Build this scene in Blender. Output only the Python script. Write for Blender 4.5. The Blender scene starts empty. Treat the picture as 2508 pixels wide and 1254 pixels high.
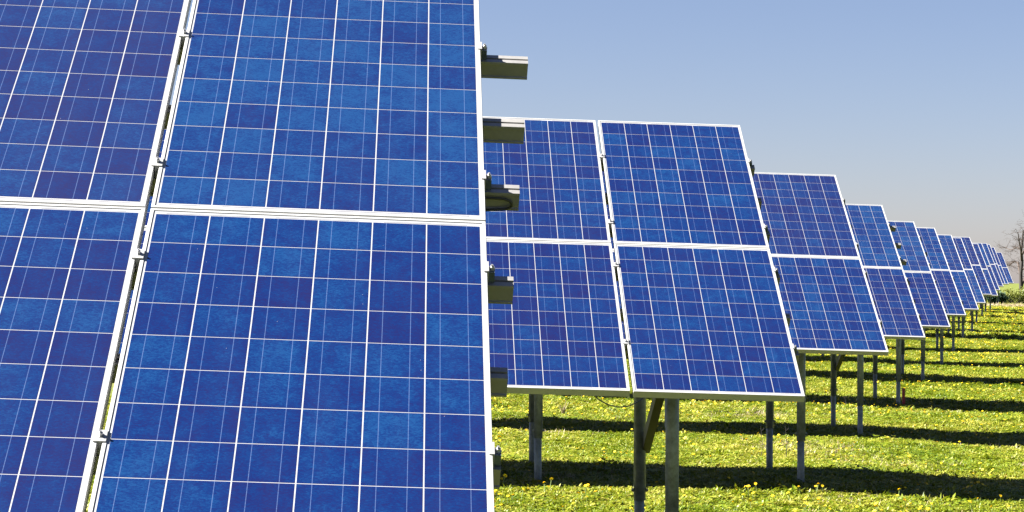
import bpy, math, random
import numpy as np
from mathutils import Vector, Matrix
random.seed(7)
rng = np.random.default_rng(7)
scene = bpy.context.scene
col = scene.collection

# ------------------------------------------------------------------ camera
EYE = 2.0                                   # camera height over world zero
YAW, PITCH, ROLL = math.radians(3.094), math.radians(0.60), math.radians(0.229)
FPX = 5749.6                                # focal length in photo pixels (2508 wide)
cam_d = bpy.data.cameras.new('camera')
cam = bpy.data.objects.new('camera', cam_d); col.objects.link(cam)
fwd = Vector((math.sin(YAW)*math.cos(PITCH), math.cos(YAW)*math.cos(PITCH), math.sin(PITCH)))
rgt = Vector((math.cos(YAW), -math.sin(YAW), 0))
upv = rgt.cross(fwd)
r2 = rgt*math.cos(ROLL) + upv*math.sin(ROLL)
u2 = -rgt*math.sin(ROLL) + upv*math.cos(ROLL)
cam.matrix_world = Matrix(((r2.x, u2.x, -fwd.x, 0), (r2.y, u2.y, -fwd.y, 0), (r2.z, u2.z, -fwd.z, EYE), (0, 0, 0, 1)))
cam_d.sensor_width = 36; cam_d.lens = FPX/2508*36
cam_d.clip_start = 0.1; cam_d.clip_end = 9000
scene.camera = cam
def at(px, py, Y):                          # photo pixel -> point at depth Y
    d = fwd + r2*((px-1254)/FPX) + u2*((627-py)/FPX)
    d = d*(Y/d.y); return Vector((d.x, d.y, d.z+EYE))

# ------------------------------------------------------------------ light
SUN = Vector((-1.15, 0.05, 1.0)).normalized()      # towards the sun
SUN_EL = math.asin(SUN.z); SUN_ROT = math.atan2(SUN.x, SUN.y)
w = bpy.data.worlds.new('World'); scene.world = w; w.use_nodes = True
nt = w.node_tree; nt.nodes.clear()
sky = nt.nodes.new('ShaderNodeTexSky'); sky.sky_type = 'NISHITA'; sky.sun_disc = False
sky.sun_elevation = SUN_EL; sky.sun_rotation = SUN_ROT
sky.altitude = 1500; sky.air_density = 1.0; sky.dust_density = 1.7; sky.ozone_density = 6.0
bg = nt.nodes.new('ShaderNodeBackground'); bg.inputs[1].default_value = 0.05
ow = nt.nodes.new('ShaderNodeOutputWorld')
tn = nt.nodes.new('ShaderNodeMix'); tn.data_type = 'RGBA'; tn.blend_type = 'MULTIPLY'; tn.inputs[0].default_value = 1.0
tn.inputs[7].default_value = (.448, .358, .352, 1)      # hazier, less cyan air
nt.links.new(sky.outputs[0], tn.inputs[6]); nt.links.new(tn.outputs[2], bg.inputs[0]); nt.links.new(bg.outputs[0], ow.inputs[0])
sd = bpy.data.lights.new('sun', 'SUN'); sd.energy = 5.0; sd.angle = math.radians(0.53); sd.color = (1.0, 0.955, 0.88)
so = bpy.data.objects.new('sun', sd); col.objects.link(so)
so.rotation_euler = SUN.to_track_quat('Z', 'Y').to_euler(); so.location = (-30, 10, 40)
vs = scene.view_settings
vs.view_transform = 'Standard'; vs.look = 'None'; vs.gamma = 1; vs.use_curve_mapping = False
vs.exposure = 2.85

# ------------------------------------------------------------------ helpers
def tag(o, label=None, cat=None, group=None, kind=None):
    if label: o['label'] = label
    if cat: o['category'] = cat
    if group: o['group'] = group
    if kind: o['kind'] = kind
    return o
def empty(name, loc):
    o = bpy.data.objects.new(name, None); col.objects.link(o); o.location = loc; o.empty_display_size = .1
    return o
def mobj(name, me, parent=None, M=None):
    o = bpy.data.objects.new(name, me); col.objects.link(o)
    if parent is not None: o.parent = parent
    if M is not None: o.matrix_basis = M
    return o
class MB:
    def __init__(s): s.v = []; s.f = []; s.uv = []; s.m = []
    def face(s, pts, uv=None, mi=0):
        b = len(s.v); s.v += [tuple(p) for p in pts]; s.f.append(list(range(b, b+len(pts))))
        s.uv.append(uv); s.m.append(mi)
    def box(s, x0, x1, y0, y1, z0, z1, M=None, bottom=True):
        c = [Vector((x, y, z)) for z in (z0, z1) for y in (y0, y1) for x in (x0, x1)]
        if M is not None: c = [M @ p for p in c]
        b = len(s.v); s.v += [tuple(p) for p in c]
        q = [[4, 5, 7, 6], [0, 1, 5, 4], [1, 3, 7, 5], [3, 2, 6, 7], [2, 0, 4, 6]]
        if bottom: q.append([0, 2, 3, 1])
        for a in q: s.f.append([b+i for i in a]); s.uv.append(None); s.m.append(0)
    def tube(s, pts, rad, n=12, cap=True):
        pts = [Vector(p) for p in pts]
        if not hasattr(rad, '__len__'): rad = [rad]*len(pts)
        b = len(s.v); prev = None
        for i, p in enumerate(pts):
            t = (pts[min(i+1, len(pts)-1)]-pts[max(i-1, 0)]).normalized()
            if prev is None:
                a = t.cross(Vector((0, 0, 1)))
                if a.length < .05: a = t.cross(Vector((0, 1, 0)))
                a.normalize()
            else:
                a = prev - t*prev.dot(t); a.normalize()
            prev = a; c = t.cross(a)
            for k in range(n):
                g = 2*math.pi*k/n
                s.v.append(tuple(p + (a*math.cos(g)+c*math.sin(g))*rad[i]))
        for i in range(len(pts)-1):
            for k in range(n):
                k2 = (k+1) % n
                s.f.append([b+i*n+k, b+i*n+k2, b+(i+1)*n+k2, b+(i+1)*n+k]); s.uv.append(None); s.m.append(0)
        if cap:
            s.f.append([b+k for k in range(n)][::-1]); s.uv.append(None); s.m.append(0)
            e = b+(len(pts)-1)*n
            s.f.append([e+k for k in range(n)]); s.uv.append(None); s.m.append(0)
    def prof(s, poly, x0, x1):
        """extrude a closed (y,z) outline along x"""
        b = len(s.v); n = len(poly)
        for x in (x0, x1): s.v += [(x, y, z) for y, z in poly]
        for k in range(n):
            k2 = (k+1) % n
            s.f.append([b+k, b+k2, b+n+k2, b+n+k]); s.uv.append(None); s.m.append(0)
        s.f.append([b+k for k in range(n)][::-1]); s.uv.append(None); s.m.append(0)
        s.f.append([b+n+k for k in range(n)]); s.uv.append(None); s.m.append(0)
    def mesh(s, name, mats, smooth=False):
        me = bpy.data.meshes.new(name); me.from_pydata(s.v, [], s.f)
        if any(u is not None for u in s.uv):
            ul = me.uv_layers.new(name='UVMap'); i = 0
            for f, u in zip(s.f, s.uv):
                for k in range(len(f)):
                    ul.data[i].uv = u[k] if u is not None else (0.5, 0.02); i += 1
        for m in (mats if isinstance(mats, (list, tuple)) else [mats]): me.materials.append(m)
        if any(s.m): me.polygons.foreach_set('material_index', s.m)
        if smooth: me.polygons.foreach_set('use_smooth', [True]*len(me.polygons))
        me.update(); return me

class NT:
    """short hand for shader nodes"""
    def __init__(s, name):
        s.mat = bpy.data.materials.new(name); s.mat.use_nodes = True
        s.t = s.mat.node_tree; s.t.nodes.clear()
        s.out = s.t.nodes.new('ShaderNodeOutputMaterial')
    def n(s, ty, **kw):
        x = s.t.nodes.new('ShaderNode'+ty)
        for k, v in kw.items():
            if k.startswith('i_'):
                k = k[2:]; k = int(k) if k.isdigit() else k.replace('_', ' ')
                if isinstance(v, bpy.types.NodeSocket): s.t.links.new(v, x.inputs[k])
                else: x.inputs[k].default_value = v
            else: setattr(x, k, v)
        return x
    def math(s, op, a, b=0.0, c=None, clamp=False):
        x = s.n('Math', operation=op, use_clamp=clamp)
        for i, v in enumerate((a, b, c)):
            if v is None: continue
            if isinstance(v, bpy.types.NodeSocket): s.t.links.new(v, x.inputs[i])
            else: x.inputs[i].default_value = v
        return x.outputs[0]
    def mix(s, fac, a, b, blend='MIX'):
        x = s.n('Mix', data_type='RGBA', blend_type=blend)
        for i, v in ((0, fac), (6, a), (7, b)):
            if isinstance(v, bpy.types.NodeSocket): s.t.links.new(v, x.inputs[i])
            else: x.inputs[i].default_value = v if i == 0 else (*v, 1)
        return x.outputs[2]
    def ramp(s, fac, stops):
        x = s.n('ValToRGB'); s.t.links.new(fac, x.inputs[0]); e = x.color_ramp.elements
        while len(e) > 1: e.remove(e[-1])
        for i, (p, c) in enumerate(stops):
            if i: k = e.new(p)
            else: k = e[0]; k.position = p
            k.color = (*c, 1) if len(c) == 3 else c
        return x.outputs[0]
    def noise(s, vec=None, scale=5, detail=3, rough=.55, dist=0, dims='3D', w=None):
        x = s.n('TexNoise', noise_dimensions=dims)
        x.inputs['Scale'].default_value = scale; x.inputs['Detail'].default_value = detail
        x.inputs['Roughness'].default_value = rough; x.inputs['Distortion'].default_value = dist
        if vec is not None: s.t.links.new(vec, x.inputs['Vector'])
        if w is not None: s.t.links.new(w, x.inputs['W'])
        return x.outputs[0]
    def map(s, vec, scale=(1, 1, 1), loc=(0, 0, 0)):
        x = s.n('Mapping'); s.t.links.new(vec, x.inputs[0])
        x.inputs['Scale'].default_value = scale; x.inputs['Location'].default_value = loc
        return x.outputs[0]
    def finish(s, shader): s.t.links.new(shader, s.out.inputs[0]); return s.mat

# ------------------------------------------------------------------ materials
def metal_mat(name, c, metallic, rough, var=.15, scale=18, bump=0.0, streak=(1, 1, 1)):
    N = NT(name); tc = N.n('TexCoord')
    geo = N.n('NewGeometry')
    a = N.noise(N.map(geo.outputs['Position'], streak), scale, 4, .6)
    b = N.noise(N.map(geo.outputs['Position'], streak), scale*6, 2, .6)
    f = N.math('ADD', N.math('MULTIPLY', a, .7), N.math('MULTIPLY', b, .3))
    lo = tuple(x*(1-var*1.6) for x in c); hi = tuple(min(1, x*(1+var)) for x in c)
    cc = N.ramp(f, [(.3, lo), (.7, hi)])
    rr = N.math('MULTIPLY_ADD', f, .25, rough-.12)
    p = N.n('BsdfPrincipled', i_Base_Color=cc, i_Metallic=metallic, i_Roughness=rr)
    if bump:
        bm = N.n('Bump', i_Strength=bump, i_Distance=.003, i_Height=b); N.t.links.new(bm.outputs[0], p.inputs['Normal'])
    return N.finish(p.outputs[0])
M_frame = metal_mat('anodised_frame', (.31, .31, .305), .15, .38, .05, 9)
M_purlin = metal_mat('aluminium_rail', (.215, .21, .205), .30, .42, .10, 14)
M_galv = metal_mat('galvanised_steel', (.20, .225, .23), .30, .55, .30, 22, .25)
M_brace = metal_mat('shaded_brace_steel', (.018, .02, .022), .4, .5, .25, 22)  # near-black base: the shade under the panels is put into the colour
M_steel = metal_mat('bolt_steel', (.42, .42, .43), .8, .35, .2, 60)
M_clamp = metal_mat('clamp_aluminium', (.26, .26, .26), .25, .40, .08, 40)
M_dark = metal_mat('shaded_bracket', (.10, .125, .18), .7, .45, .2, 60)  # dark blue base paints shade and reflected sky onto the clamp foot

def make_cell_mat():
    N = NT('polycrystalline_cell')
    tc = N.n('TexCoord'); uv = tc.outputs['UV']
    oi = N.n('ObjectInfo'); geo = N.n('NewGeometry')
    rnd = N.math('FRACT', N.math('ADD', oi.outputs['Random'], N.math('MULTIPLY', geo.outputs['Random Per Island'], 7.31)))
    off = N.n('CombineXYZ', i_0=N.math('MULTIPLY', rnd, 91.7), i_1=N.math('MULTIPLY', rnd, 57.3))
    va = N.n('VectorMath', operation='ADD'); N.t.links.new(uv, va.inputs[0]); N.t.links.new(off.outputs[0], va.inputs[1])
    v = va.outputs[0]
    sep = N.n('SeparateXYZ'); N.t.links.new(uv, sep.inputs[0])
    # crystal mottling: broad clouds, streaky strokes, sharp flakes, dark flecks
    cloud = N.noise(v, 1.9, 3, .55, .8)
    stroke = N.noise(N.map(v, (1, 2.0, 1)), 14, 6, .74, 2.0)
    gs = N.n('CombineXYZ', i_0=N.math('MULTIPLY', stroke, .16), i_1=N.math('MULTIPLY', cloud, .10))
    dv = N.n('VectorMath', operation='ADD'); N.t.links.new(N.map(v, (1, 1.5, 1)), dv.inputs[0]); N.t.links.new(gs.outputs[0], dv.inputs[1])
    vo = N.n('TexVoronoi', feature='F1', i_Scale=27.0); N.t.links.new(dv.outputs[0], vo.inputs['Vector'])
    cry = N.n('SeparateColor'); N.t.links.new(vo.outputs['Color'], cry.inputs[0])
    fleck = N.math('MULTIPLY', N.math('SUBTRACT', N.noise(N.map(v, (1, 1.7, 1)), 34, 3, .62, 1.2), .55, clamp=True), -3.2)
    t = N.math('MULTIPLY_ADD', cloud, .62, N.math('MULTIPLY_ADD', stroke, .85, N.math('MULTIPLY_ADD', cry.outputs[0], .30, fleck)))
    t = N.math('SUBTRACT', t, .80)
    # towards the cell rim the film turns violet
    rim = N.math('MAXIMUM', N.math('ABSOLUTE', N.math('SUBTRACT', sep.outputs[0], .46)), N.math('ABSOLUTE', N.math('SUBTRACT', sep.outputs[1], .54)))
    rim = N.math('MULTIPLY', N.math('POWER', N.math('MULTIPLY', rim, 1.9), 4.0), -.16)
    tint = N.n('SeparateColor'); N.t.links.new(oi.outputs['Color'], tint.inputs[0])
    k = N.math('ADD', N.math('MULTIPLY_ADD', rnd, .46, N.math('MULTIPLY', tint.outputs[0], .60)), -.02)
    k = N.math('ADD', N.math('ADD', k, rim), N.math('MULTIPLY', t, 1.35), clamp=True)
    base = N.ramp(k, [(0.0, (0.0048, 0.0055, 0.0391)), (.30, (0.0025, 0.0074, 0.0500)), (.65, (0.0014, 0.0126, 0.0641)), (1.0, (0.0036, 0.0260, 0.0875))])
    base = N.mix(tint.outputs[1], base, (.034, .039, .072))  # green channel paints a pale sheen haze into the cell colour
    # bus bars: two silver ribbons up each cell
    d = N.math('ABSOLUTE', N.math('SUBTRACT', N.math('ABSOLUTE', N.math('SUBTRACT', sep.outputs[0], .5)), .25))
    bar = N.math('LESS_THAN', d, .0062)
    wear = N.noise(v, 30, 2, .6)
    bar = N.math('MULTIPLY', bar, N.math('MULTIPLY_ADD', wear, .7, .12))
    cc = N.mix(bar, base, (0.0675, 0.1035, 0.1980))
    # faint dust film, streaked by rain down the slope
    dust = N.noise(N.map(geo.outputs['Position'], (7, 1.2, 1.2)), 2.2, 4, .6)
    dust = N.math('MULTIPLY', N.math('SUBTRACT', dust, .42, clamp=True), .022)
    cc = N.mix(dust, cc, (.20, .20, .20))
    spk = N.n('TexVoronoi', feature='F1', i_Scale=2.3); N.t.links.new(v, spk.inputs['Vector'])
    cc = N.mix(N.math('MULTIPLY', N.math('LESS_THAN', spk.outputs['Distance'], .016), .5), cc, (.30, .30, .28))
    p = N.n('BsdfPrincipled', i_Base_Color=cc, i_Roughness=.5)
    p.inputs['Specular IOR Level'].default_value = .0
    p.inputs['Coat Weight'].default_value = 1.0; p.inputs['Coat Roughness'].default_value = .06; p.inputs['Coat IOR'].default_value = 1.45
    return N.finish(p.outputs[0])
M_cell = make_cell_mat()

def make_sheet_mat():
    N = NT('white_backsheet')
    geo = N.n('NewGeometry')
    f = N.noise(geo.outputs['Position'], 6, 3)
    cc = N.ramp(f, [(.3, (.20, .205, .22)), (.7, (.235, .24, .25))])
    p = N.n('BsdfPrincipled', i_Base_Color=cc, i_Roughness=.5)
    p.inputs['Coat Weight'].default_value = 1.0; p.inputs['Coat Roughness'].default_value = .06; p.inputs['Coat IOR'].default_value = 1.45
    return N.finish(p.outputs[0])
M_sheet = make_sheet_mat()
M_ribbon = metal_mat('tinned_ribbon', (.33, .33, .35), .5, .45, .1, 50)
M_cable = metal_mat('black_cable', (.012, .012, .013), 0, .45, .2, 40)

def leaf_mat(name, stops, trans=.30, patch=True, rough=.5, wscale=.55):
    N = NT(name); oi = N.n('ObjectInfo'); geo = N.n('NewGeometry')
    p1 = N.noise(geo.outputs['Position'], wscale, 4, .6)
    p2 = N.noise(geo.outputs['Position'], 14, 2, .6)
    f = N.math('ADD', N.math('MULTIPLY', oi.outputs['Random'], .34),
        N.math('ADD', N.math('MULTIPLY_ADD', p1, 1.15, -.42), N.math('MULTIPLY_ADD', geo.outputs['Random Per Island'], .50, N.math('MULTIPLY_ADD', p2, .5, -.25))), clamp=True)
    cc = N.ramp(f, stops)
    p = N.n('BsdfPrincipled', i_Base_Color=cc, i_Roughness=rough); p.inputs['Specular IOR Level'].default_value = .35
    tr = N.n('BsdfTranslucent', i_Color=cc)
    mx = N.n('MixShader', i_0=trans); N.t.links.new(p.outputs[0], mx.inputs[1]); N.t.links.new(tr.outputs[0], mx.inputs[2])
    return N.finish(mx.outputs[0])
M_grass = leaf_mat('meadow_leaves', [(0, (.030, .075, .002)), (.35, (.086, .130, .003)), (.7, (.166, .188, .007)), (1, (.305, .272, .050))], .34)
M_dry = leaf_mat('dry_grass_blades', [(0, (0.1800, 0.1350, 0.0720)), (.5, (0.3060, 0.2430, 0.1440)), (1, (0.4140, 0.3510, 0.2340))], .25)
M_bush = leaf_mat('bush_leaves', [(0, (.06, .09, .015)), (.5, (.14, .16, .028)), (1, (.26, .24, .06))], .35)
M_hedge = leaf_mat('dark_bush_leaves', [(0, (.018, .045, .025)), (.5, (.035, .07, .04)), (1, (.06, .10, .045))], .25)
def plain(name, c, rough=.6, sub=0):
    N = NT(name); geo = N.n('NewGeometry')
    f = N.noise(geo.outputs['Position'], 40, 3)
    cc = N.ramp(f, [(.3, tuple(x*.78 for x in c)), (.7, tuple(min(1, x*1.12) for x in c))])
    p = N.n('BsdfPrincipled', i_Base_Color=cc, i_Roughness=rough)
    return N.finish(p.outputs[0])
M_petal = plain('dandelion_petals', (.80, .57, .008), .6)
M_stem = plain('flower_stem', (.12, .17, .04), .6)
M_bark = plain('grey_bark', (.022, .018, .016), .9)
M_twig = plain('brown_twigs', (.045, .032, .026), .9)
M_red = plain('red_paint', (.35, .03, .025), .5)
M_teal = plain('turquoise_plastic', (.03, .22, .17), .45)

# ------------------------------------------------------------------ terrain
D0, SP, X0, XS = 6.977, 7.8313, 0.1848, 2.2088
ZR = [.177, .213, .232, .184, .164, .242, .260, .343, .517, .447, .602, .727, .810, .805, .62]
XJ = [.094, .026, 0, -.047, -.035, -.032, .008, -.017, -.020, .025, -.043, -.032, -.072, -.035, .18]
DR = [D0+SP*i for i in range(15)]; DR[14] = 131.0
XR = [X0+XS*i+XJ[i] for i in range(15)]
# last table stands a little farther off: keep its direction
q = at(2466.8, 655.5, DR[14]); XR[14] = q.x; ZR[14] = q.z-EYE
HMID = 2.20
ALPHA = [math.radians(1.561)]*15; ALPHA[0] = math.radians(1.952)
TILT = [math.radians(31.874)]*15; TILT[0] = math.radians(32.554)
GY = np.array([-40, 0]+DR+[150, 190, 260, 400, 9000.])
GZ = np.array([ZR[0]-HMID, ZR[0]-HMID]+[z-HMID for z in ZR]+[-1.47, -1.50, -1.6, -1.9, -2.6])+EYE
# smooth the height profile with a cosine blend between the anchors
def prof_h(Y):
    Y = np.asarray(Y, float); i = np.clip(np.searchsorted(GY, Y)-1, 0, len(GY)-2)
    t = np.clip((Y-GY[i])/(GY[i+1]-GY[i]), 0, 1); t = t*t*(3-2*t)
    return GZ[i]*(1-t)+GZ[i+1]*t
def ground(X, Y):
    X = np.asarray(X, float); Y = np.asarray(Y, float)
    xr = X0+XS*(np.clip(Y, -20, 160)-D0)/SP
    dx = X-xr
    z = prof_h(Y) - .0285*14*np.tanh(dx/14) - .012*np.clip(dx, 0, 3)*np.clip((60-Y)/30, 0, 1)
    fade = np.clip((220-Y)/100, 0, 1)
    z += fade*(.030*np.sin(.83*X+.31*Y+1.3)*np.sin(.57*Y-.4*X) + .018*np.sin(2.1*X+.7)*np.sin(1.7*Y+.5*X))
    return z
def gz(x, y): return float(ground(x, y))

def grid_mesh(name, xs, ys, mats):
    XX, YY = np.meshgrid(xs, ys); ZZ = ground(XX, YY)
    v = np.stack([XX.ravel(), YY.ravel(), ZZ.ravel()], 1)
    nx, ny = len(xs), len(ys)
    i, j = np.meshgrid(np.arange(nx-1), np.arange(ny-1)); a = (j*nx+i).ravel()
    f = np.stack([a, a+1, a+nx+1, a+nx], 1)
    me = bpy.data.meshes.new(name); me.from_pydata(v.tolist(), [], f.tolist())
    me.polygons.foreach_set('use_smooth', [True]*len(me.polygons))
    for m in mats: me.materials.append(m)
    me.update(); return me
def ground_mat():
    N = NT('meadow_soil'); geo = N.n('NewGeometry'); P = geo.outputs['Position']
    a = N.noise(P, .35, 5, .6); b = N.noise(P, 9, 4, .65); c = N.noise(P, 60, 3, .6)
    f = N.math('ADD', N.math('MULTIPLY', a, .6), N.math('ADD', N.math('MULTIPLY', b, .35), N.math('MULTIPLY_ADD', c, .4, -.2)))
    cc = N.ramp(f, [(.28, (0.0405, 0.0675, 0.0108)), (.48, (0.0765, 0.0945, 0.0180)), (.62, (0.1350, 0.1260, 0.0405)), (.78, (0.2160, 0.1710, 0.0900))])
    bm = N.n('Bump', i_Strength=.6, i_Distance=.03, i_Height=N.math('ADD', b, c))
    p = N.n('BsdfPrincipled', i_Base_Color=cc, i_Roughness=.9); N.t.links.new(bm.outputs[0], p.inputs['Normal'])
    p.inputs['Specular IOR Level'].default_value = .1
    return N.finish(p.outputs[0])
M_ground = ground_mat()
xs = np.unique(np.concatenate([np.linspace(-12, 16, 100), np.linspace(16, 60, 60), np.linspace(-60, -12, 30), np.geomspace(60, 6000, 18), -np.geomspace(60, 6000, 18)]))
ys = np.unique(np.concatenate([np.linspace(-20, 0, 10), np.linspace(0, 60, 170), np.linspace(60, 170, 130), np.geomspace(170, 8000, 30)]))
gr = mobj('ground', grid_mesh('ground', xs, ys, [M_ground])); tag(gr, kind='structure', label='gently sloping meadow soil under the solar rows')

# ------------------------------------------------------------------ solar panels
CP = .1595
CW, CH = .1552, .1562                     # cell, gaps show the white sheet
CWID = 6*CP-.004; CHEI = 10*CP-.003
PW, PH = .990, 1.6495
HALF = .032-(PH-CHEI)/2                   # half the gap across the mid seam
LIP, THK = .0105, .040
def sheet_mesh():
    m = MB(); x, y = PW/2-.004, PH/2-.004
    m.box(-x, x, -y, y, -.006, 0); return m.mesh('laminate', M_sheet)
def frame_mesh():
    m = MB()
    X, Y = PW/2, PH/2; t = .0026
    for sx, sy, a in ((1, 0, 0), (-1, 0, 0), (0, 1, 0), (0, -1, 0)):
        pass
    def ring(x, y, z): return [(-x, -y, z), (x, -y, z), (x, y, z), (-x, y, z)]
    b = .0012
    rings = [ring(X-.028, Y-.028, -THK), ring(X, Y, -THK), ring(X, Y, t-b), ring(X-b, Y-b, t), ring(X-LIP+b*.5, Y-LIP+b*.5, t), ring(X-LIP, Y-LIP, t-b*.5), ring(X-LIP, Y-LIP, .0003)]
    for A, B in zip(rings, rings[1:]):
        for k in range(4):
            k2 = (k+1) % 4; m.face([A[k], A[k2], B[k2], B[k]])
    # inner leg of the hollow section
    A = ring(X-.0055, Y-.0055, -.0065); B = ring(X-.0055, Y-.0055, -THK+.002)
    for k in range(4):
        k2 = (k+1) % 4; m.face([A[k], B[k], B[k2], A[k2]])
    return m.mesh('frame', M_frame)
def cell_box(m, cx, cy, z0=.0001, z1=.0005):
    x0, x1, y0, y1 = cx-CW/2, cx+CW/2, cy-CH/2, cy+CH/2
    v = [(x0, y0), (x1, y0), (x1, y1), (x0, y1)]
    b = len(m.v); m.v += [(x, y, z1) for x, y in v]+[(x, y, z0) for x, y in v]
    m.f.append([b, b+1, b+2, b+3]); m.uv.append([(0, 0), (1, 0), (1, 1), (0, 1)]); m.m.append(0)
    for k in range(4):
        k2 = (k+1) % 4; m.f.append([b+4+k, b+4+k2, b+k2, b+k]); m.uv.append([(.02, .02)]*4); m.m.append(0)
def one_cell():
    m = MB(); cell_box(m, 0, 0); return m.mesh('cell', M_cell)
def cell_pos(): return [((i-2.5)*CP, (j-4.5)*CP) for j in range(10) for i in range(6)]
def all_cells():
    m = MB()
    for x, y in cell_pos(): cell_box(m, x, y)
    return m.mesh('cells', M_cell)
ME_sheet, ME_frame, ME_cell, ME_cells = sheet_mesh(), frame_mesh(), one_cell(), all_cells()
def ribbon_mesh(L):
    m = MB(); m.box(-L/2, L/2, -.0016, .0016, .0001, .0009, bottom=False); return m.mesh('ribbon', M_ribbon)
ME_rib = [ribbon_mesh(.245), ribbon_mesh(.09)]
def panel(parent, M, detail, tint, haze):
    p = mobj('solar_panel', ME_sheet, parent, M)
    mobj('frame', ME_frame, p)
    if detail:
        for x, y in cell_pos():
            c = mobj('cell', ME_cell, p, Matrix.Translation((x, y, 0))); c.color = (tint, haze, 0, 1)
        for s in (-1, 1):
            y = s*(CHEI/2+.0065)
            for k, (x, L) in enumerate(((-.325, 0), (-.005, 0), (.315, 0)) if s > 0 else ((-.40, 1), (-.165, 0), (.155, 0), (.40, 1))):
                mobj('ribbon', ME_rib[L], p, Matrix.Translation((x, y, 0)))
    else:
        c = mobj('cell_grid', ME_cells, p); c.color = (tint, haze, 0, 1); c['kind'] = 'stuff'
    return p

# clamps, bolts
def hexa(m, cx, cy, z0, z1, r, n=6, rot=.3):
    b = len(m.v)
    for z in (z0, z1):
        for k in range(n): m.v.append((cx+r*math.cos(rot+k*2*math.pi/n), cy+r*math.sin(rot+k*2*math.pi/n), z))
    for k in range(n):
        k2 = (k+1) % n; m.f.append([b+k, b+k2, b+n+k2, b+n+k]); m.uv.append(None); m.m.append(0)
    m.f.append([b+n+k for k in range(n)]); m.uv.append(None); m.m.append(0)
def mid_clamp(gap):
    m = MB(); w = gap/2+.0095
    m.box(-w, w, -.024, .024, .0028, .0066)
    m.box(-gap/2+.0012, gap/2-.0012, -.024, .024, -.036, .0027)
    return m.mesh('clamp', M_clamp)
def bolt_mesh(z0, h=.0095, r=.0072):
    m = MB(); hexa(m, 0, 0, z0, z0+.0016, r*1.35, 12); hexa(m, 0, 0, z0+.0016, z0+h, r); hexa(m, 0, 0, z0+h, z0+h+.006, r*.5, 8)
    return m.mesh('bolt', M_steel)
ME_bolt = bolt_mesh(.0066); ME_boltd = bolt_mesh(-.004, .010, .0075)
def end_clamp():
    m = MB()
    m.box(-.0085, .0058, -.026, .026, .0028, .0064)              # lip over the frame
    m.box(.0012, .0058, -.026, .026, -.0395, .0027)              # upright
    return m.mesh('end_clamp', M_clamp)
ME_end = end_clamp()
def end_foot():
    m = MB(); m.box(.0060, .0235, -.017, .017, -.0395, -.0042); return m.mesh('foot', M_dark)
ME_foot = end_foot()

PV = [1.140, .690, .265, -.265, -.730, -1.140]
HW, HH = .026, .062                       # purlin half width and height
def purlin_mesh(x0, x1):
    t = -.0402; b = t-HH
    poly = [(-HW, t), (-HW, t-.010), (-HW+.005, t-.013), (-HW+.005, b+.009), (-HW, b+.006), (-HW, b), (HW, b), (HW, b+.006), (HW-.005, b+.009), (HW-.005, t-.013), (HW, t-.010), (HW, t),
            (.005, t), (.005, t-.011), (-.005, t-.011), (-.005, t)]
    m = MB(); m.prof(poly, x0, x1); return m.mesh('purlin', M_purlin)

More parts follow.
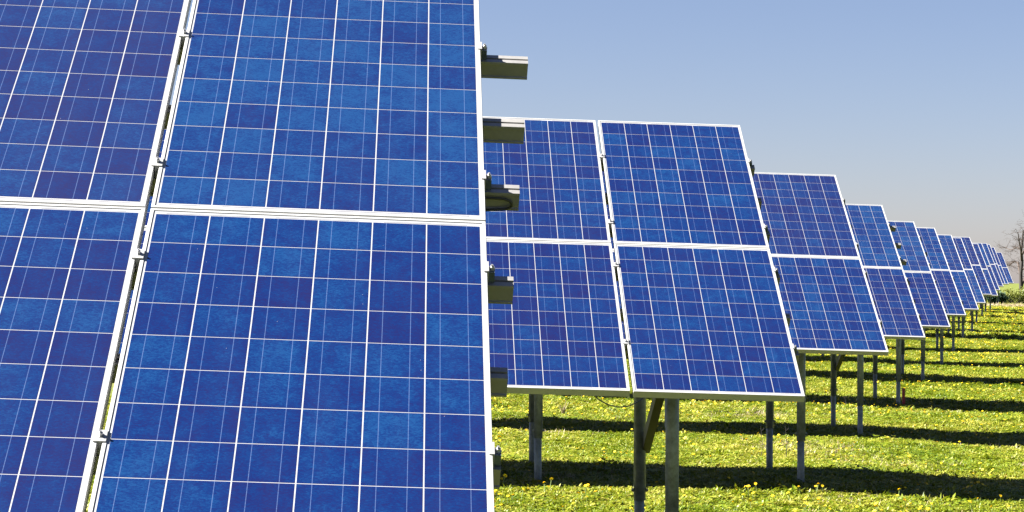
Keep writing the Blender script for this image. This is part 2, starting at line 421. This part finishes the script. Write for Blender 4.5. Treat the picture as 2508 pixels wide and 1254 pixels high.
ORD = ['first', 'second', 'third', 'fourth', 'fifth', 'sixth', 'seventh', 'eighth', 'ninth', 'tenth', 'eleventh', 'twelfth', 'thirteenth', 'fourteenth', 'last']
STUB = {0: [.165, .140, .112, .080, .052, .024], 1: [.045, .038, .040, .038, .042, .04], 3: [.105, .102, .10, .05, .04, .04], 2: [.03]*6}
ncol = [4]+[8]*13+[7]
DETAIL = {0: 2, 1: 2, 2: 1, 3: 1, 4: 1}
post_cache = {}
def row(i):
    a, th = ALPHA[i], TILT[i]
    rd = Vector((math.cos(a), 0, -math.sin(a))); up = Vector((0, math.cos(th), math.sin(th)))
    up = (up-rd*up.dot(rd)).normalized(); n = rd.cross(up)
    mid = Vector((XR[i], DR[i], ZR[i]+EYE))
    base = Vector((XR[i]-.7, DR[i]-.85, gz(XR[i]-.7, DR[i]-.85)))
    t = empty('solar_panel_row', base)
    if i == 0: lab = 'row of blue solar panels whose bare rail ends jut out beside a looped black cable'
    elif i == 14: lab = 'last small row of solar panels, set apart in front of the bare tree'
    else: lab = ORD[i]+' row of blue solar panels, counting the row with the looped cable as first'
    tag(t, lab, 'solar panels', 'rows of solar panels')
    O = mid-base
    B = Matrix(((rd.x, up.x, n.x, O.x), (rd.y, up.y, n.y, O.y), (rd.z, up.z, n.z, O.z), (0, 0, 0, 1)))
    pitch = 1.004 if i == 0 else 1.010
    gap = pitch-PW; ue = (PW-CWID)/2                       # right edge of the table
    nc = ncol[i]
    rr = random.Random(100+i)
    for c in range(nc):
        for s in (1, -1):
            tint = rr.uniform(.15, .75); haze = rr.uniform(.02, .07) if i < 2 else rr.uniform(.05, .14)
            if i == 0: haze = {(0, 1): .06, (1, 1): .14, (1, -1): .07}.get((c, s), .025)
            if i == 0: tint = {(0, 1): .80, (0, -1): .50, (1, 1): .32, (1, -1): .46}.get((c, s), .4)  # panel tone; the brightest one also paints in a reflection sheen
            if i == 1: tint = {(0, 1): .50, (0, -1): .40, (1, 1): .34, (1, -1): .18}.get((c, s), .4)
            jig = Matrix.Rotation(rr.uniform(-.0012, .0012), 4, 'Z') @ Matrix.Rotation(rr.uniform(-.0018, .0018), 4, 'X')
            T = Matrix.Translation((ue-PW/2-c*pitch+rr.uniform(-.0012, .0012), s*(HALF+PH/2)+rr.uniform(-.0015, .0015), rr.uniform(-.0008, .0008)))
            panel(t, B @ T @ jig, c < DETAIL.get(i, 0), tint, haze)
    x0 = ue-nc*pitch-.1
    st = STUB.get(i) or [rr.uniform(.02, .06) for _ in PV]
    for k, v in enumerate(PV):
        mobj('purlin', purlin_mesh(x0, ue+st[k]), t, B @ Matrix.Translation((0, v, 0)))
    # clamps
    if i <= 8:
        for v in (PV[0], PV[2], PV[3], PV[5]):
            e = mobj('end_clamp', ME_end, t, B @ Matrix.Translation((ue, v+.004, 0)))
            mobj('foot', ME_foot, e); mobj('bolt', ME_boltd, e, Matrix.Translation((.0148, 0, 0)))
            for c in range(min(nc-1, 2 if i > 2 else 3)):
                k = mobj('clamp', clamp_me[0 if i == 0 else 1], t, B @ Matrix.Translation((ue-PW-gap/2-c*pitch, v, 0)))
                mobj('bolt', ME_bolt, k)
    # support frames: front post, rear post, rafter, brace
    xs_ = []; x = -.685
    while x > x0+.2: xs_.append(x); x -= 2.48
    for x in xs_:
        rb = -.0402-HH-.002
        m = MB(); m.box(x-.03, x+.03, -1.30, 1.30, rb-.085, rb); mobj('rafter', m.mesh('rafter', M_galv), t, B)
        def under(yrel):                                   # world point under the rafter at row depth yrel
            v = yrel/math.cos(th); return mid+rd*x+up*v+n*(rb-.085)
        tops = []
        for nm, yr in (('front_post', -.85), ('rear_post', .95)):
            p = under(yr+.045); p.x = (mid+rd*x).x+(.06 if (yr > 0 and x < -1) else 0); g = gz(p.x, p.y)
            H = p.z-g+.03; js = .40*H if nm == 'front_post' else .33*H
            jn = g+ (.47 if nm == 'front_post' else .50)
            lx, ly = p.x-base.x, p.y-base.y
            m = MB(); m.tube([(lx, ly, jn-.05-base.z), (lx, ly, p.z+.03-base.z)], .0415, 16)
            po = mobj(nm, m.mesh(nm, M_galv, True), t)
            m = MB(); m.tube([(lx-.002, ly, g-.25-base.z), (lx-.002, ly, jn-base.z)], .0345, 16); mobj('lower_tube', m.mesh('lower_tube', M_galv, True), po)
            m = MB(); m.tube([(lx-.058, ly-.01, jn+.02-base.z), (lx+.058, ly-.01, jn+.02-base.z)], .008, 6)
            m.tube([(lx-.052, ly-.01, jn+.02-base.z), (lx-.042, ly-.01, jn+.02-base.z)], .014, 6); m.tube([(lx+.042, ly-.01, jn+.02-base.z), (lx+.052, ly-.01, jn+.02-base.z)], .014, 6)
            mobj('bolt', m.mesh('bolt', M_steel), po)
            tops.append(Vector((lx, ly, p.z-base.z)))
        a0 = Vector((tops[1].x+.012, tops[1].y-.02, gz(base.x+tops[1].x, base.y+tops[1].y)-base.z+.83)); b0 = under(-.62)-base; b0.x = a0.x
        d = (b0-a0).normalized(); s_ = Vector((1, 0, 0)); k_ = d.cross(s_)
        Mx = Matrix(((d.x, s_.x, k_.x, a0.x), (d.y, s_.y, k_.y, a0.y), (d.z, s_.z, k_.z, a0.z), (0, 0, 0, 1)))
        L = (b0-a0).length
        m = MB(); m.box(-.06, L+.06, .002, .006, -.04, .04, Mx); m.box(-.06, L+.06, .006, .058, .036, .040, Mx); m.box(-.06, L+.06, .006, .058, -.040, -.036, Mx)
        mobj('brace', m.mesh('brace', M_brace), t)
    return t, B, base, mid, rd, up, n, ue
clamp_me = [mid_clamp(.014), mid_clamp(.020)]
ROWS = [row(i) for i in range(15)]
# looped cable at the third rail end of the first row
t, B, base, mid, rd, up, n, ue = ROWS[0]
m = MB(); v0 = PV[2]-HW-.007; pts = []
for k in range(25):
    if k < 6: pts.append((ue-.10+.10*k/6+.03, v0, -.056))
    elif k <= 18:
        g = math.pi*(k-6)/12; pts.append((ue+.050+.036*math.sin(g)*1.1, v0, -.076+.020*math.cos(g)))
    else: pts.append((ue+.05-.12*(k-18)/6, v0, -.096-.002*(k-18)))
m.tube(pts, .0042, 8); mobj('cable', m.mesh('cable', M_cable, True), t, B)
# slack cable under the second row
t, B, base, mid, rd, up, n, ue = ROWS[1]
p0, p1 = at(1440, 955, DR[1]-.6), at(1590, 962, DR[1]+.55); pts = []
for k in range(13):
    s = k/12; p = p0.lerp(p1, s); p.z -= .16*4*s*(1-s)*.62; pts.append(p-base)
m = MB(); m.tube(pts, .004, 6); mobj('cable', m.mesh('cable', M_cable, True), t)

# ------------------------------------------------------------------ meadow
hid = bpy.data.collections.new('tuft_library')
def leaf(m, base, az, lean, L, W, bend, seg=2):
    dirh = Vector((math.cos(az), math.sin(az), 0)); side = Vector((-math.sin(az), math.cos(az), 0))
    pts = []; p = Vector(base); ang = lean
    prof = [.55, 1, .0] if seg == 2 else [.7, 1, .7, 0]
    for k in range(seg+1):
        w = W*prof[k]*.5
        pts.append((p-side*w, p+side*w))
        p = p+(dirh*math.sin(ang)+Vector((0, 0, 1))*math.cos(ang))*(L/seg); ang += bend
    b = len(m.v)
    for a, c in pts[:-1]: m.v += [tuple(a), tuple(c)]
    m.v.append(tuple(pts[-1][0]))
    for k in range(seg-1): m.f.append([b+2*k, b+2*k+1, b+2*k+3, b+2*k+2]); m.uv.append(None); m.m.append(0)
    e = b+2*(seg-1); m.f.append([e, e+1, e+2]); m.uv.append(None); m.m.append(0)
def tuft(name, kind, R, seed, mat):
    r = random.Random(seed); m = MB()
    if kind == 'blade':
        for _ in range(50):
            g = r.uniform(0, 6.28); d = R*math.sqrt(r.random())
            leaf(m, (d*math.cos(g), d*math.sin(g), -.01), r.uniform(0, 6.28), r.uniform(.1, .8), r.uniform(.03, .075), r.uniform(.005, .009), r.uniform(.2, .7))
    elif kind == 'broad':
        for _ in range(44):
            g = r.uniform(0, 6.28); d = R*math.sqrt(r.random())
            leaf(m, (d*math.cos(g), d*math.sin(g), r.uniform(-.005, .028)), r.uniform(0, 6.28), r.uniform(.6, 1.3), r.uniform(.03, .060), r.uniform(.012, .022), r.uniform(.1, .6))
    elif kind == 'clover':
        for _ in range(24):
            g = r.uniform(0, 6.28); d = R*math.sqrt(r.random()); z = r.uniform(.015, .045); a0 = r.uniform(0, 6.28)
            for q_ in range(3): leaf(m, (d*math.cos(g), d*math.sin(g), z), a0+q_*2.1, r.uniform(1.2, 1.6), .026, .022, r.uniform(-.2, .2))
    elif kind == 'dry':
        for _ in range(30):
            g = r.uniform(0, 6.28); d = R*math.sqrt(r.random())
            leaf(m, (d*math.cos(g), d*math.sin(g), -.01), r.uniform(0, 6.28), r.uniform(.3, 1.3), r.uniform(.05, .13), r.uniform(.004, .009), r.uniform(.2, .9))
    o = bpy.data.objects.new(name, m.mesh(name, mat)); return o
def lib(name, specs):
    c = bpy.data.collections.new(name)
    for s in specs: c.objects.link(tuft(*s))
    return c
L_green = lib('green_tufts', [('tuft', 'blade', .10, 1, M_grass), ('tuft', 'blade', .10, 2, M_grass), ('tuft', 'blade', .11, 3, M_grass), ('tuft', 'broad', .10, 4, M_grass), ('tuft', 'broad', .11, 5, M_grass), ('tuft', 'clover', .11, 6, M_grass), ('tuft', 'clover', .11, 7, M_grass), ('tuft', 'broad', .10, 8, M_grass)])
L_dry = lib('dry_tufts', [('tuft', 'dry', .09, 11, M_dry), ('tuft', 'dry', .11, 12, M_dry)])
def head_mesh(r0=.020):
    m = MB(); r = random.Random(3)
    for ring, (n_, rad, lift) in enumerate(((10, r0, .25), (8, r0*.7, .7), (5, r0*.4, 1.1))):
        for k in range(n_):
            g = 6.283*k/n_+ring*.4+r.uniform(-.1, .1); leaf(m, (0, 0, .002*ring), g, 1.57-lift*.6, rad, rad*.75, .12)
    return m
def flower_far():
    m = MB(); h = head_mesh(.021); 
    m.v = [(x, y, z+.085) for x, y, z in h.v]; m.f = h.f; m.uv = h.uv; m.m = h.m
    o = bpy.data.objects.new('flower', m.mesh('flower', M_petal)); c = bpy.data.collections.new('flower_lib'); c.objects.link(o); return c
L_flower = flower_far()
def scatter(name, xs, ys, density, coll, smin, smax, seed, mats, label, cat, mask=None, tilt=.25):
    me = grid_mesh(name, xs, ys, mats)
    v = np.array([vv.co[:] for vv in me.vertices])
    d = np.ones(len(v)) if mask is None else mask(v[:, 0], v[:, 1])
    at_ = me.attributes.new('dens', 'FLOAT', 'POINT'); at_.data.foreach_set('value', d.astype(np.float32))
    o = mobj(name, me); tag(o, label, cat, kind='stuff')
    g = bpy.data.node_groups.new(name+'_scatter', 'GeometryNodeTree')
    g.interface.new_socket('Geometry', in_out='INPUT', socket_type='NodeSocketGeometry')
    g.interface.new_socket('Geometry', in_out='OUTPUT', socket_type='NodeSocketGeometry')
    N = g.nodes; Lk = g.links
    gi = N.new('NodeGroupInput'); go = N.new('NodeGroupOutput')
    na = N.new('GeometryNodeInputNamedAttribute'); na.data_type = 'FLOAT'; na.inputs[0].default_value = 'dens'
    mu = N.new('ShaderNodeMath'); mu.operation = 'MULTIPLY'; mu.inputs[1].default_value = density; Lk.new(na.outputs[0], mu.inputs[0])
    dp = N.new('GeometryNodeDistributePointsOnFaces'); dp.inputs['Seed'].default_value = seed
    Lk.new(gi.outputs[0], dp.inputs['Mesh']); Lk.new(mu.outputs[0], dp.inputs['Density'])
    ci = N.new('GeometryNodeCollectionInfo'); ci.inputs[0].default_value = coll; ci.inputs[1].default_value = True; ci.inputs[2].default_value = True
    ip = N.new('GeometryNodeInstanceOnPoints'); ip.inputs['Pick Instance'].default_value = True
    rv = N.new('FunctionNodeRandomValue'); rv.data_type = 'FLOAT_VECTOR'; rv.inputs[0].default_value = (-tilt, -tilt, 0); rv.inputs[1].default_value = (tilt, tilt, 6.283); rv.inputs['Seed'].default_value = seed+1
    rs = N.new('FunctionNodeRandomValue'); rs.data_type = 'FLOAT'; rs.inputs[2].default_value = smin; rs.inputs[3].default_value = smax; rs.inputs['Seed'].default_value = seed+2
    Lk.new(dp.outputs[0], ip.inputs['Points']); Lk.new(ci.outputs[0], ip.inputs['Instance'])
    Lk.new(rv.outputs[0], ip.inputs['Rotation']); Lk.new(rs.outputs[1], ip.inputs['Scale'])
    Lk.new(ip.outputs[0], go.inputs[0])
    md = o.modifiers.new('scatter', 'NODES'); md.node_group = g
    return o
def blotch(x, y, f, s):
    return 0.5+.25*(np.sin(f*x+s)*np.sin(.8*f*y-1.3*s)+np.sin(1.7*f*x-.6*f*y+2*s)*np.cos(1.3*f*y+.5*f*x+s))*1.0
def edge(Y): return X0+XS*(Y-D0)/SP
def wedge(x, y, pad_l=12.0):                # only what could be seen: between the rows and a bit past the frame
    xr = edge(y); lim = .305*y+3.0
    return ((x > xr-pad_l) & (x < lim)).astype(float)
def m_near(x, y): return wedge(x, y)*np.clip(1.15-1.1*np.clip(blotch(x, y, 1.1, 2.2)-.62, 0, 1)*3, .25, 1)
scatter('grass', np.arange(-8, 14, .3), np.arange(7.5, 34, .3), 340, L_green, .55, 1.0, 1, [M_ground], 'short bright green meadow grass and clover between the solar rows', 'grass', m_near)
scatter('grass', np.arange(-4, 27, .6), np.arange(34, 70, .6), 90, L_green, .8, 1.3, 5, [M_ground], 'yellowish meadow grass between the rows farther down the field', 'grass', lambda x, y: wedge(x, y, 9))
scatter('grass', np.arange(4, 58, 1.2), np.arange(70, 176, 1.2), 16, L_green, 1.6, 2.6, 9, [M_ground], 'meadow grass at the far end of the field by the bare tree', 'grass', lambda x, y: wedge(x, y, 9))
scatter('weed_clumps', np.arange(-4, 14, .3), np.arange(16, 36, .3), 6, L_green, 1.0, 1.6, 61, [M_ground], 'taller leafy clumps standing up out of the near meadow grass', 'grass', lambda x, y: wedge(x, y)*np.clip((blotch(x, y, 1.4, 5.2)-.3)*2, .1, 1))
scatter('dry_grass', np.arange(-4, 14, .3), np.arange(16, 40, .3), 70, L_dry, .5, .9, 21, [M_ground], 'flattened straw coloured dead grass in the meadow', 'dry grass',
        lambda x, y: wedge(x, y)*np.clip((blotch(x, y, 1.1, 2.2)-.57)*3.5, .015, 1))
scatter('yellow_flowers', np.arange(-4, 27, .6), np.arange(30, 72, .6), 12, L_flower, .8, 1.15, 31, [M_ground], 'dense scatter of yellow dandelions farther down the field', 'flowers',
        lambda x, y: wedge(x, y, 9)*np.clip((blotch(x, y, .6, .7)-.35)*2, .15, 1), .5)
scatter('yellow_flowers', np.arange(4, 58, 1.2), np.arange(72, 125, 1.2), 10, L_flower, 1.1, 1.5, 35, [M_ground], 'yellow dandelions carpeting the far end of the field', 'flowers', lambda x, y: wedge(x, y, 9), .5)
scatter('small_flowers', np.arange(-4, 14, .3), np.arange(16, 31, .3), 6, L_flower, .6, .9, 41, [M_ground], 'tiny yellow flower heads sprinkled in the near meadow grass', 'flowers', lambda x, y: wedge(x, y)*np.clip((blotch(x, y, .9, 4.)-.35)*2.2, .05, 1), .6)

# single dandelions of the near meadow
hm = head_mesh(.017).mesh('flower_head', M_petal)
sm_ = MB(); sm_.tube([(0, 0, -.02), (.006, .003, .05), (.004, .008, .095)], .0025, 5); sm_ = sm_.mesh('stem', M_stem)
r = random.Random(5); nfl = 0; clusters = [(r.uniform(1190, 2508), r.uniform(1185, 1254)) for _ in range(16)]+[(r.uniform(1210, 2508), r.uniform(985, 1110)) for _ in range(12)]
while nfl < 230:
    if r.random() < .72:
        c = r.choice(clusters); px, py = c[0]+r.gauss(0, 26), c[1]+r.gauss(0, 9)
    else: px, py = r.uniform(1190, 2508), r.uniform(980, 1262)
    if not (1190 < px < 2530 and 975 < py < 1275): continue
    # walk the view ray to the ground
    Y = 30.0
    for _ in range(30):
        p = at(px, py, Y); h = gz(p.x, p.y)+.09
        Y *= (EYE-h)/max(.05, EYE-p.z)
        Y = min(max(Y, 12), 60)
    p = at(px, py, Y)
    d = empty('dandelion', (p.x, p.y, gz(p.x, p.y))); s = r.uniform(.8, 1.3); d.scale = (s, s, s*r.uniform(.8, 1.15)); d.rotation_euler = (r.uniform(-.2, .2), r.uniform(-.2, .2), r.uniform(0, 6.28))
    tag(d, 'yellow dandelion flower standing in the sunny grass near the posts', 'dandelion', 'dandelions in the near meadow')
    mobj('stem', sm_, d); mobj('flower_head', hm, d, Matrix.Translation((.004, .008, .095)) @ Matrix.Rotation(r.uniform(-.6, .6), 4, 'X') @ Matrix.Rotation(r.uniform(-.8, .2), 4, 'Y'))
    nfl += 1

# ------------------------------------------------------------------ small things in the field
def ground_hit(px, py, Y0=25):
    Y = Y0
    for _ in range(40):
        p = at(px, py, Y); Y *= (EYE-gz(p.x, p.y))/max(.05, EYE-p.z)
    return at(px, py, Y)
# dead weed tuft
p = ground_hit(1380, 1020); d = empty('dead_weed', (p.x, p.y, gz(p.x, p.y))); tag(d, 'pale dead weed tuft sticking out of the grass at the shadow edge', 'weed')
r = random.Random(8)
for k in range(14):
    m = MB(); az = r.uniform(0, 6.28); le = r.uniform(.05, .45); L = r.uniform(.12, .24)
    e = Vector((math.cos(az)*math.sin(le), math.sin(az)*math.sin(le), math.cos(le)))*L
    m.tube([(0, 0, -.02), e*.55, e+Vector((e.x*.3, e.y*.3, 0))], [.006, .004, .0015], 5); mobj('stalk', m.mesh('stalk', M_dry), d)
for px, py, h in ((1865, 1125, .36), (1925, 1128, .38), (1478, 1160, .22), (2070, 1000, .2)):
    p = ground_hit(px, py); m = MB(); m.tube([(0, 0, -.03), (.01, 0, h*.5), (-.008, .01, h)], [.004, .003, .0015], 5)
    for k in range(5): z = h*(.3+.14*k); m.tube([(0, 0, z), (.03*(-1)**k, .01, z+.03)], .002, 4)
    o = mobj('weed_stalk', m.mesh('weed_stalk', M_bark)); o.location = (p.x, p.y, gz(p.x, p.y)); tag(o, 'thin dark weed stalk standing in the sunny grass between the posts', 'weed', 'thin weed stalks')
# red marker beside the fifth row's post
p = at(2213, 974, DR[4]-.55); z = gz(p.x, p.y); m = MB(); m.box(-.022, .022, -.02, .02, -.1, .30); m.box(-.026, .026, -.024, .024, .30, .315)
o = mobj('marker_stake', m.mesh('marker_stake', M_red)); o.location = (p.x, p.y, z); tag(o, 'short red marker stake standing behind a galvanised post', 'stake')
# turquoise plastic by the far posts
p = ground_hit(2374, 806, 70); m = MB()
NX = 10
for j in range(NX):
    for i_ in range(NX):
        def hh(a, b): return .04+.13*math.exp(-((a-5)/3.2)**2-((b-5)/3.5)**2)+.035*math.sin(a*1.7+b*.6)*math.cos(b*1.3)
        qd = [(i_, j), (i_+1, j), (i_+1, j+1), (i_, j+1)]; m.face([((a-5)*.065, (b-5)*.05, hh(a, b)) for a, b in qd])
m.box(-.25, .25, -.2, .2, -.05, .02)
o = mobj('plastic_sheet', m.mesh('plastic_sheet', M_teal)); o.location = (p.x, p.y, gz(p.x, p.y)); tag(o, 'crumpled turquoise plastic sheet lying in the grass by far posts', 'plastic sheet')

# ------------------------------------------------------------------ far vegetation
TREE_Y = 150.0
def bare_tree(label, seed):
    r = random.Random(seed); o = at(2503, 735, TREE_Y); o.z = gz(o.x, o.y)
    t = empty('bare_tree', o); tag(t, label, 'tree'); tm, bm_ = MB(), MB()
    def L(px, py, dy=0): return at(px, py, TREE_Y+dy)-o
    def twig(p, d, ln, rad, depth):
        pts = [p]; rs = [rad]; q_ = p.copy(); dd = d.copy()
        for k in range(4):
            dd = (dd+Vector((r.gauss(0, .28), r.gauss(0, .28), r.gauss(0, .22)-.07))).normalized()
            q_ = q_+dd*(ln/4); pts.append(q_.copy()); rs.append(max(.004, rad*(1-.2*(k+1))))
        bm_.tube(pts, rs, 4, cap=False)
        if depth < 3:
            for k in range(3 if depth else 4):
                j = r.randint(1, 4); az = r.uniform(0, 6.28)
                nd = (dd*.5+Vector((math.cos(az), math.sin(az), r.uniform(-.2, .8)))).normalized()
                twig(pts[j], nd, ln*r.uniform(.5, .8), rs[j]*.75, depth+1)
    limbs = [([(2503, 742), (2501, 705), (2500, 672), (2503, 640), (2501, 612), (2504, 590), (2506, 566)], .15, .05),
             ([(2500, 680), (2496, 660), (2494, 645), (2486, 640), (2478, 644), (2472, 650)], .08, .045),
             ([(2502, 640), (2500, 610), (2496, 590), (2493, 570)], .07, .025),
             ([(2502, 700), (2510, 680), (2520, 660), (2527, 630), (2538, 600)], .10, .03),
             ([(2502, 625), (2514, 605), (2522, 580), (2520, 552)], .08, .03),
             ([(2501, 612), (2490, 606), (2478, 612), (2464, 608)], .05, .02),
             ([(2504, 660), (2520, 650), (2540, 655)], .06, .02)]
    for k, (pl, r0, r1) in enumerate(limbs):
        pts = [L(x, y, (0, .3, -.5, .4, -.3, .5, -.6)[k]*i) for i, (x, y) in enumerate(pl)]
        rs = [r0+(r1-r0)*i/(len(pl)-1) for i in range(len(pl))]
        (tm if k == 0 else bm_).tube(pts, rs, 9 if k == 0 else 6, cap=False)
        for i in range(1, len(pts)):
            if k == 0 and i < 4: continue
            for _ in range(4):
                d = (pts[i]-pts[i-1]).normalized(); az = r.uniform(0, 6.28)
                twig(pts[i], (d*.6+Vector((math.cos(az), math.sin(az)*.7, r.uniform(-.2, .7)))).normalized(), r.uniform(.35, .75), .016, 1)
    mobj('trunk', tm.mesh('trunk', M_bark, True), t); mobj('branches', bm_.mesh('branches', M_twig), t)
    return t
bare_tree('leafless fruit tree with drooping twigs behind the last solar row', 12)
def bush(loc, R, Hh, seed, mat, label, name='bush', group=None, n_=1500, ls=.11):
    r = random.Random(seed); t = empty(name, loc); tag(t, label, 'bush', group)
    m = MB(); lobes = [(Vector((r.uniform(-.6, .6)*R, r.uniform(-.6, .6)*R, Hh*r.uniform(.3, .72))), R*r.uniform(.3, .5)) for _ in range(9)]
    for k in range(n_):
        c, rad = r.choice(lobes); g = r.uniform(0, 6.28); z = r.uniform(-1, 1); s = rad*r.uniform(.55, 1.08); q_ = math.sqrt(1-z*z)
        p_ = c+Vector((q_*math.cos(g)*s, q_*math.sin(g)*s, z*s*Hh/R*.7)); p_.z = max(p_.z, .02)
        leaf(m, p_, r.uniform(0, 6.28), r.uniform(.2, 1.6), ls*r.uniform(.7, 1.4), ls*.6, r.uniform(0, .5))
    mobj('foliage', m.mesh('foliage', mat), t)
    s_ = MB()
    for c, rad in lobes: s_.tube([(0, 0, -.1), c*.5, c], [.03, .02, .008], 5)
    mobj('stems', s_.mesh('stems', M_bark), t); return t
for k, (px, py, Y, R, Hh, mt, lb) in enumerate((
        (2484, 737, 143, .95, 1.25, M_bush, 'round yellow green bush beneath the bare tree'),
        (2512, 738, 146, 1.2, 1.5, M_bush, 'wide yellow green bush in front of the bare tree trunk'),
        (2500, 732, 158, 1.3, 1.15, M_bush, 'pale green bush behind the bare tree trunk'),
        (2452, 744, 136, .6, .95, M_hedge, 'dark green bush standing beneath the last solar row'),
        (2434, 746, 133.5, .7, .9, M_hedge, 'dark green bush beside the posts of the last solar row'),
        (2560, 735, 150, 1.4, 1.6, M_bush, 'tall yellow green bush beyond the bare tree'))):
    p = at(px, py, Y); bush((p.x, p.y, gz(p.x, p.y)-.03), R, Hh, 40+k, mt, lb)
# strip of dead grass before the bushes
cx = at(2455, 748, 125).x
scatter('dry_grass', np.arange(cx-4.5, cx+3, .5), np.arange(121.5, 127.5, .5), 30, L_dry, 2.0, 3.6, 51, [M_ground], 'beige strip of tall dead grass in front of the far bushes', 'dry grass',
        lambda x, y: np.clip(1.2-np.abs(y-124.5)/2.8, 0, 1)*np.clip(1.3-np.abs(x-cx)/3.2, 0, 1))
